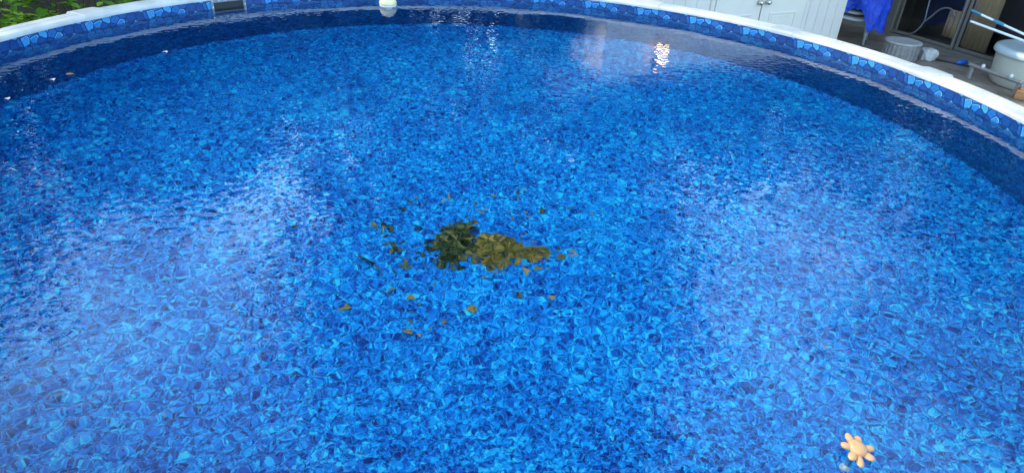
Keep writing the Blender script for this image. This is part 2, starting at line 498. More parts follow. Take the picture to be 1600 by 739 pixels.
# ---- water: a rippled sheet (sum of many random waves), its rim tucked behind the liner
def build_water():
    N, dx = 680, 0.0110
    g = np.random.default_rng(11)
    k1 = np.fft.fftfreq(N, dx) * 2 * math.pi
    KX, KY = np.meshgrid(k1, k1, indexing='ij')
    K = np.hypot(KX, KY); K[0, 0] = 1e-6
    def field(lam, width, slope):
        kc = 2 * math.pi / lam
        amp = np.exp(-0.5 * (np.log(K / kc) / width) ** 2) / K
        amp[K > 2 * math.pi / (3.6 * dx)] = 0
        h = np.fft.ifft2(np.fft.fft2(g.standard_normal((N, N))) * amp).real
        gx, gy = np.gradient(h, dx)
        return h * slope / math.sqrt((gx ** 2 + gy ** 2).mean())
    xs0 = (np.arange(N) - (N - 1) / 2) * dx
    XX, YY = np.meshgrid(xs0, xs0, indexing='ij')
    short = field(0.068, 0.36, 0.0175)
    mid_ = field(0.20, 0.35, 0.0042)
    long_ = field(0.85, 0.35, 0.0040)
    m = field(1.9, 0.35, 1.0); m = m / m.std()
    calm = np.clip(1.0 + 0.30 * m, 0.35, 1.8) * (1.0 - 0.35 * np.clip((np.hypot(XX, YY) - 2.3) / 1.3, 0, 1) * (YY > -1.5))
    H = short * calm + mid_ * (0.5 + 0.5 * calm) + long_
    xs = (np.arange(N) - (N - 1) / 2) * dx
    X, Y = np.meshgrid(xs, xs, indexing='ij')
    inside = (X ** 2 + Y ** 2) < (PR + 0.024) ** 2
    quad = inside[:-1, :-1] & inside[1:, :-1] & inside[1:, 1:] & inside[:-1, 1:]
    used = np.zeros_like(inside)
    for a, b in ((0, 0), (1, 0), (1, 1), (0, 1)):
        used[a:N - 1 + a, b:N - 1 + b] |= quad
    idx = -np.ones((N, N), np.int64)
    idx[used] = np.arange(used.sum())
    co = np.stack([X[used], Y[used], H[used]], 1).astype(np.float32)
    I, J = np.nonzero(quad)
    fc = np.stack([idx[I, J], idx[I + 1, J], idx[I + 1, J + 1], idx[I, J + 1]], 1).astype(np.int32)
    me = bpy.data.meshes.new('water')
    me.vertices.add(len(co)); me.vertices.foreach_set('co', co.ravel())
    me.loops.add(fc.size); me.loops.foreach_set('vertex_index', fc.ravel())
    me.polygons.add(len(fc))
    me.polygons.foreach_set('loop_start', np.arange(0, fc.size, 4, dtype=np.int32))
    me.polygons.foreach_set('use_smooth', np.ones(len(fc), bool))
    me.update(); me.validate()
    return me
water = obj('water', build_water(), M['water'], loc=(PC.x, PC.y, 0))
tag(water, 'clear rippled water filling the round blue pool', 'water', kind='structure')

# ================================================================== THE POOL
pool = tag(empty('above_ground_pool', (PC.x, PC.y, ZG)), 'round above-ground pool with blue stone-print liner and white top rails', 'pool')
ZP = -ZG          # water level in the pool's own coordinates
SEG = 288
def ring_wall(r, z0, z1, nz=1, flip=False, uvw=False):
    bm = bmesh.new()
    uvl = bm.loops.layers.uv.new('UVMap')
    rows = [[bm.verts.new((r * math.cos(2 * math.pi * k / SEG), r * math.sin(2 * math.pi * k / SEG), z0 + (z1 - z0) * j / nz))
             for k in range(SEG)] for j in range(nz + 1)]
    for j in range(nz):
        for k in range(SEG):
            vsq = [rows[j][k], rows[j][(k + 1) % SEG], rows[j + 1][(k + 1) % SEG], rows[j + 1][k]]
            us = [(k / SEG, z0 + (z1 - z0) * j / nz), ((k + 1) / SEG, z0 + (z1 - z0) * j / nz),
                  ((k + 1) / SEG, z0 + (z1 - z0) * (j + 1) / nz), (k / SEG, z0 + (z1 - z0) * (j + 1) / nz)]
            if flip:
                vsq = vsq[::-1]; us = us[::-1]
            fc = bm.faces.new(vsq)
            for lp, u in zip(fc.loops, us):
                lp[uvl].uv = u
    return bm
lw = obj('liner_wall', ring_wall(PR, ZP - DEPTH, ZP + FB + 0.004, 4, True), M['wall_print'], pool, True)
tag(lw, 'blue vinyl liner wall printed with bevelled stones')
bm = bmesh.new()
prof = [(PR + 0.001, 0.05), (PR - 0.012, 0.022), (PR - 0.03, 0.006), (PR - 0.06, 0.001), (PR - 0.3, 0.0), (1.8, -0.001), (0.6, 0.0)]
rings = [[bm.verts.new((r * math.cos(2 * math.pi * k / SEG), r * math.sin(2 * math.pi * k / SEG), ZP - DEPTH + z)) for k in range(SEG)] for r, z in prof]
for r0, r1 in zip(rings, rings[1:]):
    for k in range(SEG):
        bm.faces.new((r0[k], r0[(k + 1) % SEG], r1[(k + 1) % SEG], r1[k]))
bm.faces.new(rings[-1])
lf = obj('liner_floor', bm, M['floor_print'], pool, True)
tag(lf, 'blue pebble-print vinyl liner floor under water')
obj('outer_wall', ring_wall(PR + 0.04, 0.0, ZP + FB + 0.004, 1), M['pool_steel'], pool, True)

def sweep_profile(a0, a1, prof, n):
    """a rail: closed cross-section (radius offset, height) swept round the pool"""
    bm = bmesh.new()
    rings = []
    for i in range(n + 1):
        a = a0 + (a1 - a0) * i / n
        rings.append([bm.verts.new(((PR + r) * math.cos(a), (PR + r) * math.sin(a), ZP + FB + z)) for r, z in prof])
    m = len(prof)
    for r0, r1 in zip(rings, rings[1:]):
        for k in range(m):
            bm.faces.new((r0[k], r0[(k + 1) % m], r1[(k + 1) % m], r1[k]))
    bm.faces.new(rings[0]); bm.faces.new(rings[-1][::-1])
    bmesh.ops.recalc_face_normals(bm, faces=bm.faces)
    return bm
rail_prof = [(-0.014, -0.012), (-0.016, 0.006), (-0.006, 0.022), (0.050, 0.032), (0.053, 0.012), (0.066, 0.012), (0.069, 0.034),
             (0.098, 0.035), (0.101, 0.014), (0.114, 0.014), (0.117, 0.034), (0.140, 0.031), (0.143, 0.012), (0.153, 0.012), (0.156, 0.028), (0.172, 0.016), (0.172, -0.045),
             (0.164, -0.045), (0.160, 0.005), (0.0, 0.0045), (-0.004, -0.012)]
cap_prof = [(-0.019, -0.016), (-0.021, 0.010), (-0.010, 0.028), (0.05, 0.038), (0.12, 0.040), (0.19, 0.034), (0.205, 0.018), (0.205, -0.06),
            (0.196, -0.06), (0.18, 0.0355 - 0.02), (0.0, 0.0345 - 0.03), (-0.012, -0.016)]
J0, STEP = R_(20.8), R_(22.5)
rail_me = cap_me = up_me = None
for i in range(16):
    a = J0 + STEP * i
    if rail_me is None:
        rail_me = sweep_profile(R_(0.55), STEP - R_(0.55), rail_prof, 20)
        r_ = obj('top_rail', rail_me, M['white_rail'], pool)
        rail_me = r_.data
        c_ = obj('rail_cap', sweep_profile(-R_(1.75), R_(1.75), cap_prof, 8), M['rail_cap'], pool)
        md = c_.modifiers.new('bevel', 'BEVEL'); md.width = 0.004; md.segments = 2; md.limit_method = 'ANGLE'
        cap_me = c_.data
        u_ = obj('upright', box((PR + 0.05, -0.07, 0.0), (PR + 0.16, 0.07, ZP + FB - 0.05), 0.012), M['white_rail'], pool)
        up_me = u_.data
    else:
        r_ = obj('top_rail', rail_me, None, pool)
        c_ = obj('rail_cap', cap_me, None, pool)
        md = c_.modifiers.new('bevel', 'BEVEL'); md.width = 0.004; md.segments = 2; md.limit_method = 'ANGLE'
        u_ = obj('upright', up_me, None, pool)
    for o in (r_, c_, u_):
        o.rotation_euler = (0, 0, a)

# skimmer opening in the wall
SK = R_(136.3)
def radial(name, bm, m, parent, smooth=False):
    o = obj(name, bm, m, parent, smooth)
    return o
bm = bmesh.new()
w2 = 0.172
x0, x1 = PR - 0.018, PR - 0.001
add_box(bm, (x0, -w2, ZP + 0.058), (x1, w2, ZP + 0.090), 0.004)
add_box(bm, (x0, -w2, ZP - 0.11), (x1, -w2 + 0.026, ZP + 0.0575), 0.004)
add_box(bm, (x0, w2 - 0.026, ZP - 0.11), (x1, w2, ZP + 0.0575), 0.004)
add_box(bm, (x0, -w2, ZP - 0.15), (x1, w2, ZP - 0.1105), 0.004)
skim = radial('skimmer', bm, M['skim_grey'], pool)
skim.rotation_euler = (0, 0, SK)
tag(skim, 'dark grey skimmer mouth with a row of screws')
obj('opening', box((PR - 0.006, -w2 + 0.027, ZP - 0.11), (PR - 0.002, w2 - 0.027, ZP + 0.0575)), M['black'], skim)
scr = None
spots = [(-w2 + 0.012 + i * (2 * w2 - 0.024) / 5, ZP + 0.075) for i in range(6)] + [(-w2 + 0.013, ZP + 0.02), (w2 - 0.013, ZP + 0.02), (-w2 + 0.013, ZP - 0.05), (w2 - 0.013, ZP - 0.05)]
for (yy, zz) in spots:
    if scr is None:
        b_ = bmesh.new()
        bmesh.ops.create_cone(b_, cap_ends=True, segments=10, radius1=0.0065, radius2=0.005, depth=0.005, matrix=Matrix.Rotation(math.pi / 2, 4, 'Y'))
        s_ = obj('screw', b_, M['screw'], skim); scr = s_.data
    else:
        s_ = obj('screw', scr, None, skim)
    s_.location = (x0 - 0.002, yy, zz)

# ================================================================== THINGS IN THE WATER
fl = tag(empty('chlorine_floater', (-1.42, 7.40, 0.0), 0.3), 'cream domed chlorine floater bobbing near the far pool wall', 'floater')
bm = bmesh.new()
add_lathe(bm, [(0.090, 0.012), (0.098, 0.02), (0.099, 0.036), (0.094, 0.055), (0.080, 0.085), (0.058, 0.105), (0.03, 0.116), (0.008, 0.119)], 32)
obj('cap', bm, M['cream'], fl, True)
bm = bmesh.new()
fl.scale = (.9, .9, .9)
add_lathe(bm, [(0.050, -0.05), (0.066, -0.035), (0.088, -0.012), (0.095, 0.004), (0.095, 0.0115)], 32)
obj('collar', bm, M['white_plastic'], fl, True)
bm = bmesh.new()
add_lathe(bm, [(0.036, -0.16), (0.046, -0.155), (0.047, -0.13), (0.043, -0.125), (0.043, -0.051)], 24)
obj('stem', bm, M['white_plastic'], fl, True)

th = tag(empty('flower_float', (1.108, 1.603, 0.012)), 'peach orange flower-shaped float with a clear tube hanging below it', 'float')
th.rotation_euler = (R_(12), R_(8), R_(18))
bm = bmesh.new()
add_lathe(bm, [(0.012, -0.006), (0.026, -0.003), (0.030, 0.006), (0.026, 0.015), (0.014, 0.020), (0.003, 0.021)], 20)
obj('flower_centre', bm, M['flower'], th, True)
pet = None
for i in range(7):
    if pet is None:
        b_ = bmesh.new()
        bmesh.ops.create_uvsphere(b_, u_segments=14, v_segments=8, radius=1.0)
        for v in b_.verts:
            x, y, z = v.co
            v.co = (0.037 + x * 0.022, y * (0.0120 + 0.002 * x), 0.003 + z * 0.009 + 0.002 * x)
        p_ = obj('petal', b_, M['flower'], th, True); pet = p_.data
    else:
        p_ = obj('petal', pet, None, th)
    p_.rotation_euler = (0, R_(rng.uniform(-7, 7)), 2 * math.pi * i / 7 + rng.uniform(-.16, .16))
    s = rng.uniform(0.9, 1.12)
    p_.scale = (s, rng.uniform(.95, 1.2), 1)
bm = bmesh.new()
add_tube(bm, [(0, 0, -0.004), (-0.016, -0.016, -0.028), (-0.032, -0.032, -0.056)], [0.009, 0.009, 0.009], 14)
obj('tube', bm, M['tube'], th, True)
bm = bmesh.new()
bmesh.ops.create_uvsphere(bm, u_segments=14, v_segments=10, radius=0.015, matrix=Matrix.Translation((-0.037, -0.036, -0.066)))
obj('weight', bm, M['white_plastic'], th, True)

# ---- the pile of rotting leaves on the floor, and single leaves strewn round it
def in_poly(x, y, poly):
    c = False
    j = len(poly) - 1
    for i in range(len(poly)):
        xi, yi = poly[i]; xj, yj = poly[j]
        if (yi > y) != (yj > y) and x < (xj - xi) * (y - yi) / (yj - yi) + xi:
            c = not c
        j = i
    return c
def add_leaf(bm, c, size, ang, tilt, roll, width=0.5):
    m = Matrix.Translation(c) @ Matrix.Rotation(ang, 4, 'Z') @ Matrix.Rotation(tilt, 4, 'Y') @ Matrix.Rotation(roll, 4, 'X')
    L_, w_ = size, size * width
    pts = [(-L_ / 2, 0, 0), (-L_ * .15, -w_ / 2, .12 * w_), (L_ * .2, -w_ * .42, .12 * w_), (L_ / 2, 0, -.05 * L_), (L_ * .2, w_ * .42, .12 * w_), (-L_ * .15, w_ / 2, .12 * w_)]
    v = [bm.verts.new(m @ Vector(p)) for p in pts]
    bm.faces.new((v[0], v[1], v[2], v[3])); bm.faces.new((v[0], v[3], v[4], v[5]))
FZ = -DEPTH
def pile(name, poly, n, hmax, m, label, seed):
    r = random.Random(seed)
    xs = [p[0] for p in poly]; ys = [p[1] for p in poly]
    cx, cy_ = sum(xs) / len(xs), sum(ys) / len(ys)
    rad = max(max(xs) - min(xs), max(ys) - min(ys)) / 2
    bm = bmesh.new()
    k = 0
    while k < n:
        x, y = r.uniform(min(xs) - .06, max(xs) + .06), r.uniform(min(ys) - .06, max(ys) + .06)
        if not in_poly(x + r.gauss(0, .028), y + r.gauss(0, .028), poly):
            continue
        d = math.hypot(x - cx, y - cy_) / rad
        z = FZ + 0.004 + r.random() * hmax * max(0.15, 1 - d * d)
        add_leaf(bm, Vector((x - cx, y - cy_, z - FZ)), r.choice((.009, .011, .014, .018, .024, .03, .04, .06)) * r.uniform(.8, 1.2), r.uniform(0, 6.3), r.gauss(0, .35), r.gauss(0, .35), r.uniform(.25, .7))
        k += 1
    o = obj(name, bm, m, loc=(cx, cy_, FZ))
    return tag(o, label, 'leaf pile', 'piles of rotting leaves on the pool floor')
A = [(-0.469, 3.612), (-0.433, 3.834), (-0.325, 3.9), (-0.258, 3.885), (-0.236, 3.72), (-0.251, 3.613), (-0.33, 3.477), (-0.411, 3.517)]
B = [(-0.226, 3.694), (-0.104, 3.79), (-0.006, 3.746), (0.029, 3.669), (-0.028, 3.535), (-0.134, 3.499), (-0.2, 3.567)]
D = [(0.014, 3.642), (0.123, 3.719), (0.219, 3.676), (0.171, 3.606), (0.064, 3.557)]
pile('leaf_pile', A, 1100, .03, M['debris_green'], 'dark green heap of sunken leaves, left one of the pile', 1)
pile('leaf_pile', B, 1050, .028, M['debris'], 'olive brown heap of sunken leaves, middle one and broadest', 2)
pile('leaf_pile', D, 420, .02, M['debris'], 'thin brown tail of sunken leaves, right end of the pile', 3)
frag = [(-0.652, 4.153), (-0.592, 4.098), (-0.706, 4.01), (-0.806, 3.826), (-0.717, 3.646), (-0.689, 3.571), (-0.74, 3.642), (-0.822, 3.427),
        (-0.747, 3.389), (-0.786, 3.325), (-0.653, 3.366), (-0.591, 3.446), (-0.518, 3.517), (-0.517, 3.795), (-0.471, 4.156), (-0.422, 4.185),
        (-0.252, 4.127), (-0.213, 4.063), (0.025, 4.326), (-0.007, 4.003), (0.102, 4.036), (0.186, 4.11), (0.368, 4.167), (0.503, 4.118),
        (0.36, 3.642), (0.233, 3.524), (0.104, 3.458), (-0.031, 3.433), (-0.122, 3.44), (-0.289, 3.519), (-0.414, 3.295), (-0.539, 3.158),
        (-0.515, 2.991), (-0.513, 2.893), (-0.285, 3.119), (-0.193, 3.114), (-0.321, 3.002), (-0.398, 2.954), (0.246, 3.245), (0.057, 3.246),
        (-0.636, 3.225), (-0.867, 3.039), (0.064, 3.836), (-0.148, 4.254), (0.013, 4.745), (-0.238, 3.94), (0.034, 3.517), (-0.141, 3.39),
        (-0.80, 3.75), (-0.775, 3.79), (-0.70, 3.60), (-0.66, 3.56), (-0.56, 3.50), (-0.50, 3.47), (-0.62, 3.43), (-0.58, 3.82), (-0.68, 4.12), (-0.73, 4.03), (-0.85, 3.80), (-0.77, 3.70), (-0.66, 3.66), (-0.54, 3.56), (-0.63, 3.50), (-0.86, 3.47), (-0.79, 3.43),
        (-0.19, 4.09), (0.06, 4.36), (0.02, 4.22), (-0.03, 4.08), (-0.3, 4.0), (0.28, 3.70), (0.30, 3.62), (0.16, 3.50), (-0.08, 3.42), (-0.47, 3.12), (-0.50, 3.05), (-0.46, 2.88), (-0.25, 3.05), (-0.36, 3.25)]
leaf_meshes = []
for k in range(6):
    b_ = bmesh.new()
    r = random.Random(50 + k)
    for q in range(r.choice((1, 2, 3))):
        add_leaf(b_, Vector((r.uniform(-.015, .015), r.uniform(-.015, .015), .004 + .006 * q)), r.uniform(.04, .065), r.uniform(0, 6.3), r.gauss(0, .2), r.gauss(0, .3), r.uniform(.35, .6))
    me = bpy.data.meshes.new('sunken_leaf'); b_.to_mesh(me); b_.free()
    me.materials.append(M['debris_green'] if k < 3 else M['debris'])
    leaf_meshes.append(me)
for i, (x, y) in enumerate(frag):
    left = x < -0.5 and y > 3.3
    me = leaf_meshes[rng.randrange(0, 3) if left else rng.randrange(3, 6)]
    o = obj('sunken_leaf', me, None, loc=(x, y, FZ + .003))
    o.rotation_euler = (rng.gauss(0, .15), rng.gauss(0, .15), rng.uniform(0, 6.3))
    s = rng.uniform(.5, 1.3) * (1.15 if left else .85)
    o.scale = (s, s * rng.uniform(.55, 1.1), s)
    if left:
        tag(o, 'dark green leaf scrap lying on the pool floor left of the heaps', 'leaf', 'dark leaf scraps left of the sunken heaps')
    elif y > 3.75:
        tag(o, 'small brown leaf scrap on the pool floor behind the sunken heaps', 'leaf', 'brown leaf scraps behind the sunken heaps')
    elif y < 3.35:
        tag(o, 'small brown leaf scrap on the pool floor in front of the sunken heaps', 'leaf', 'brown leaf scraps in front of the sunken heaps')
    else:
        tag(o, 'small brown leaf scrap on the pool floor touching the edge of the heaps', 'leaf', 'brown leaf scraps at the edge of the sunken heaps')
for (x, y, s, lab) in [(-0.987, 2.758, .05, 'dark curled leaf floating by itself left of the sunken heaps'),
                       (-3.093, 4.643, .06, 'orange dry leaf floating near the left pool wall'),
                       (1.198, 2.117, .022, 'tiny orange leaf floating behind the flower float')]:
    b_ = bmesh.new()
    add_leaf(b_, Vector((0, 0, 0)), s, rng.uniform(0, 3), .1, .1, .5)
    o = obj('floating_leaf', b_, M['debris_green'] if 'dark' in lab else M['leaf_dry'], loc=(x, y, .008))
    tag(o, lab, 'leaf', 'leaves floating on the water')

for (x, y, lab) in [(-3.144, 4.516, 'tiny white petal floating close to the orange leaf by the left wall'),
                    (-2.75, 5.30, 'tiny white petal floating between the skimmer and the left wall'),
                    (-3.186, 4.115, 'tiny white petal floating at the very left edge')]:
    b_ = bmesh.new()
    for q in range(2):
        add_leaf(b_, Vector((.012 * q, .006 * q, 0)), .035, 1.9 * q + x, .1, .1, .55)
    o = obj('floating_petal', b_, M['white_plastic'], loc=(x, y, .007))
    tag(o, lab, 'petal', 'white petals floating on the water')

# ================================================================== BEHIND THE POOL, RIGHT: SHED
SHK, SHA = Vector((3.264, 10.276, ZG)), R_(30)
shed = tag(empty('storage_shed', SHK, SHA), 'white garden shed with double panelled doors behind the far rim', 'shed')
XL, XR, DEP, HT = -2.6, 1.83, 1.5, 2.36
obj('wall', box((XL, 0.0, 0.0), (XR, DEP, HT)), M['shed_white'], shed)
bm = bmesh.new()
for zz, y0, y1 in ((HT, -0.18, DEP + 0.18),):
    v = [bm.verts.new(p) for p in ((XL - .15, y0, HT + .01), (XR + .15, y0, HT + .01), (XR + .15, DEP / 2, HT + .40), (XL - .15, DEP / 2, HT + .40),
                                    (XL - .15, y1, HT + .01), (XR + .15, y1, HT + .01))]
    bm.faces.new((v[0], v[1], v[2], v[3])); bm.faces.new((v[3], v[2], v[5], v[4]))
    bm.faces.new((v[0], v[3], v[4])); bm.faces.new((v[1], v[5], v[2])); bm.faces.new((v[0], v[4], v[5], v[1]))
obj('roof', bm, M['shingle'], shed)
n_sid = 0
for k in range(22):          # vertical siding strips either side of the doors
    xx = XL + 0.02 + k * 0.2
    if -0.98 < xx + .1 < 0.99 or xx + 0.19 > XR:
        continue
    obj('siding_strip', box((xx, -0.009, 0.02), (xx + 0.188, -0.001, HT - .01), .003), M['shed_white'], shed)
for s, x0_, x1_ in ((-1, -0.86, -0.012), (1, 0.012, 0.89)):
    d = obj('door', box((x0_, -0.035, 0.06), (x1_, -0.003, 2.03), .004), M['door_white'], shed)
    w = x1_ - x0_
    for (za, zb) in ((0.22, 0.80), (1.08, 1.86)):       # raised panels with a moulding round them
        bm = bmesh.new()
        xa, xb = x0_ + .17, x1_ - .17
        for lo, hi in (((xa, -.047, za), (xb, -.036, za + .028)), ((xa, -.047, zb - .028), (xb, -.036, zb)),
                       ((xa, -.047, za + .0285), (xa + .028, -.036, zb - .0285)), ((xb - .028, -.047, za + .0285), (xb, -.036, zb - .0285))):
            add_box(bm, lo, hi, .004)
        add_box(bm, (xa + .05, -.043, za + .05), (xb - .05, -.036, zb - .05), .004)
        obj('door_panel', bm, M['door_white'], d)
    bm = bmesh.new()
    bmesh.ops.create_uvsphere(bm, u_segments=16, v_segments=10, radius=0.036, matrix=Matrix.Translation((s * .075, -.088, .955)) @ Matrix.Scale(.8, 4, (0, 1, 0)))
    add_tube(bm, [(s * .075, -.034, .955), (s * .075, -.075, .955)], [.03, .014], 14)
    obj('knob', bm, M['chrome'], d, True)
obj('door_gap', box((-0.011, -0.012, 0.06), (0.011, -0.001, 2.03)), M['black'], shed)
bm = bmesh.new()
for x0_, x1_ in ((-.94, -.872), (.902, .97)):
    add_box(bm, (x0_, -.028, .0), (x1_, -.001, 2.1), .004)
add_box(bm, (-.94, -.028, 2.1005), (.97, -.001, 2.17), .004)
obj('door_trim', bm, M['shed_white'], shed)
# lamp added left of the doors to make the golden glint on the water
lan = tag(empty('glint_lamp', SHK + Vector((math.cos(SHA) * -1.74, math.sin(SHA) * -1.74, 2.02)) + Vector((math.sin(SHA), -math.cos(SHA), 0)) * .012, SHA),
          'small lamp added on the shed wall to make a golden glint on the water', 'lantern')
obj('bracket', box((-.05, -.05, -.02), (.05, .0, .20), .006), M['door_frame'], lan)
obj('lamp_glass', box((-.06, -.17, -.10), (.06, -.055, .10), .01), M['glow'], lan)
bm = bmesh.new(); add_box(bm, (-.075, -.19, .101), (.075, -.05, .125), .004)
obj('lamp_cap', bm, M['door_frame'], lan)
obj('lamp_base', box((-.07, -.18, -.125), (.07, -.05, -.101), .004), M['door_frame'], lan)

# ================================================================== HOUSE WITH THE SLIDING GLASS DOOR
HU, HN = Vector((0.4392, -0.8984, 0)), Vector((-0.8984, -0.4392, 0))
HA = math.atan2(HU.y, HU.x)          # local +x runs along the wall towards the camera side, local -y faces the pool
house = tag(empty('house', (6.54, 13.15, ZG), HA), 'dark sided house with a sliding glass door at the right edge', 'house')
def hbox(name, m, lo, hi, parent=house, bevel=0.0):
    return obj(name, box(lo, hi, bevel), m, parent)
S_ = -1 if HN.dot(Vector((math.sin(HA), -math.cos(HA), 0))) > 0 else 1
def yy(a, b):      # depth in front of the wall plane (positive = towards the pool)
    a, b = S_ * a, S_ * b
    return (min(a, b), max(a, b))
def hb(name, m, x0, x1, d0, d1, z0, z1, parent=house, bevel=0.0):
    y0, y1 = yy(d0, d1)
    return obj(name, box((x0, y0, z0), (x1, y1, z1), bevel), m, parent)
hb('wall', M['siding'], -2.5, -0.15, -3.0, -0.02, 0, 3.0)
hb('wall', M['siding'], 2.75, 6.5, -3.0, -0.02, 0, 3.0)
hb('wall', M['siding'], -0.149, 2.749, -3.0, -0.02, 2.25, 3.0)
hb('room_wall', M['room'], -0.149, 2.749, -3.0, -0.75, 0, 2.249)
hb('roof', M['shingle'], -2.8, 6.8, -3.2, 0.35, 3.001, 3.14)
for k in range(24):     # lap siding boards
    z0 = 0.12 * k
    hb('siding_board', M['siding'], -2.5, -0.155, -0.019, 0.0, z0 + .004, z0 + .118, bevel=.003)
    hb('siding_board', M['siding'], 2.755, 6.5, -0.019, 0.0, z0 + .004, z0 + .118, bevel=.003)
door = hb('door_frame', M['door_frame'], -0.145, 0.10, -0.12, 0.03, 0.0, 2.24, bevel=.006)
tag(door, 'grey aluminium jamb of the sliding door')
hb('frame_edge', M['door_edge'], 0.101, 0.112, -0.10, 0.028, 0.10, 2.15, door)
hb('door_frame', M['door_frame'], 2.60, 2.745, -0.12, 0.02, 0.0, 2.24, bevel=.006)
hb('door_frame', M['door_frame'], 0.102, 2.598, -0.12, 0.02, 2.16, 2.24, bevel=.006)
hb('door_sill', M['door_frame'], 0.102, 2.598, -0.12, 0.05, 0.0, 0.075, bevel=.006)
for (x0_, x1_, dd) in ((0.14, 1.30, -0.03), (1.31, 2.59, -0.075)):
    pn = hb('sliding_panel', M['glass'], x0_ + .05, x1_ - .05, dd - .008, dd, 0.13, 2.10)
    bmx = bmesh.new()
    for (xa, xb, za, zb) in ((x0_, x0_ + .05, .08, 2.15), (x1_ - .05, x1_, .08, 2.15), (x0_ + .0505, x1_ - .0505, .08, .13), (x0_ + .0505, x1_ - .0505, 2.10, 2.15)):
        y0, y1 = yy(dd - .02, dd + .015)
        add_box(bmx, (xa, y0, za), (xb, y1, zb), .004)
    obj('panel_frame', bmx, M['door_frame'], pn)
    if x0_ < 1:
        hb('edge_strip', M['door_edge'], x1_ - .02, x1_ - .008, dd + .0155, dd + .024, .10, 2.12, pn)

def sun_patch_strip(x0, x1, z0, z1, parent):  # folded tan strip added for the warm patches of light on the glass
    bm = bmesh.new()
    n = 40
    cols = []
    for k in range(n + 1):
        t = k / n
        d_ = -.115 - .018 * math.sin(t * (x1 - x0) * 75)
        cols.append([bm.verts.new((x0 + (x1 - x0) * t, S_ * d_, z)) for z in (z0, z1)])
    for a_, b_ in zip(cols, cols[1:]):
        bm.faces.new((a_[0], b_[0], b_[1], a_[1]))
    o = obj('sun_patch_strip', bm, M['sun_patch_strip'], parent, True)
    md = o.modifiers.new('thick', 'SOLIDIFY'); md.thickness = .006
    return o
sun_patch_strip(0.98, 1.24, 0.22, 0.66, house)
sun_patch_strip(1.36, 1.80, 0.14, 2.1, house)

hose_pts = [(6.756, 12.572, -0.12), (6.772, 12.539, -0.336), (6.784, 12.515, -0.444), (6.791, 12.5, -0.611), (6.796, 12.49, -0.811),
            (6.752, 12.579, -0.996), (6.687, 12.713, -1.069), (6.61, 12.871, -1.085), (6.557, 12.979, -1.09)]
bm = add_tube(bmesh.new(), curve_pts([(6.74, 12.6, .15)] + hose_pts), .012, 8)
tag(obj('garden_hose', bm, M['hose'], None, True), 'thin grey hose hanging down in front of the dark glass door', 'hose')
bm = add_tube(bmesh.new(), curve_pts([(6.796, 12.49, -0.811), (6.837, 12.407, -0.703), (6.885, 12.308, -0.565), (6.932, 12.212, -0.508), (6.982, 12.108, -0.517), (7.02, 12.032, -0.609)]), .013, 8)
tag(obj('hose_loop', bm, M['hose'], None, True), 'grey cable arching across the dark glass door', 'cable')

# ================================================================== STACKED CHAIRS AND TARP
ch0 = None
def make_chair():
    t = empty('plastic_chair', (0, 0, 0))
    bm = bmesh.new()
    nx, ny = 8, 6
    vv = [[None] * (ny + 1) for _ in range(nx + 1)]
    for i in range(nx + 1):
        for j in range(ny + 1):
            u, w = i / nx * 2 - 1, j / ny * 2 - 1
            sx = u * .25 * (1 - .12 * w * w)
            vv[i][j] = bm.verts.new((sx, w * .24, .44 - .03 * (1 - u * u) - (.06 * max(0, -w - .6))))
    for i in range(nx):
        for j in range(ny):
            bm.faces.new((vv[i][j], vv[i + 1][j], vv[i + 1][j + 1], vv[i][j + 1]))
    s = obj('seat', bm, M['chair'], t, True)
    md = s.modifiers.new('thick', 'SOLIDIFY'); md.thickness = .025
    bm = bmesh.new()
    rows = []
    for j in range(7):
        z = .44 + j * .065
        rows.append([bm.verts.new((math.sin(a) * .26, .24 - .10 * (1 - math.cos(a)) * 3.2 + .03 * j / 6 * 2, z + (.03 if j == 6 else 0) * math.cos(a * 1.5))) for a in [(-1 + 2 * k / 10) * .95 for k in range(11)]])
    for r0, r1 in zip(rows, rows[1:]):
        for k in range(10):
            bm.faces.new((r0[k], r0[k + 1], r1[k + 1], r1[k]))
    b = obj('backrest', bm, M['chair'], t, True)
    md = b.modifiers.new('thick', 'SOLIDIFY'); md.thickness = .02
    for sx in (-1, 1):
        for sy in (-1, 1):
            bm = add_tube(bmesh.new(), [(sx * .22, sy * .20, .42), (sx * .26, sy * .24, 0.0)], [.026, .018], 8)
            obj('leg', bm, M['chair'], t, True)
        bm = add_tube(bmesh.new(), curve_pts([(sx * .25, .22, .66), (sx * .28, .0, .65), (sx * .27, -.18, .63), (sx * .24, -.21, .44)], 4), .02, 8)
        obj('armrest', bm, M['chair'], t, True)
    return t
def copy_thing(o):
    c = o.copy(); C.objects.link(c)
    for chd in [x for x in bpy.data.objects if x.parent == o]:
        k = chd.copy(); C.objects.link(k); k.parent = c
    return c
chair0 = make_chair()
labs = ['grey plastic chair at the bottom of the stack under the blue tarp', 'grey plastic chair second from below in the tarp-covered stack', 'grey plastic chair on top of the stack, under the blue tarp']
for k in range(3):
    o = chair0 if k == 0 else copy_thing(chair0)
    o.location = (5.62 - .01 * k, 12.5 - .01 * k, ZG + .012 + k * .11)
    o.rotation_euler = (0, 0, R_(-28))
    tag(o, labs[k], 'chair', 'stacked chairs beside the shed')

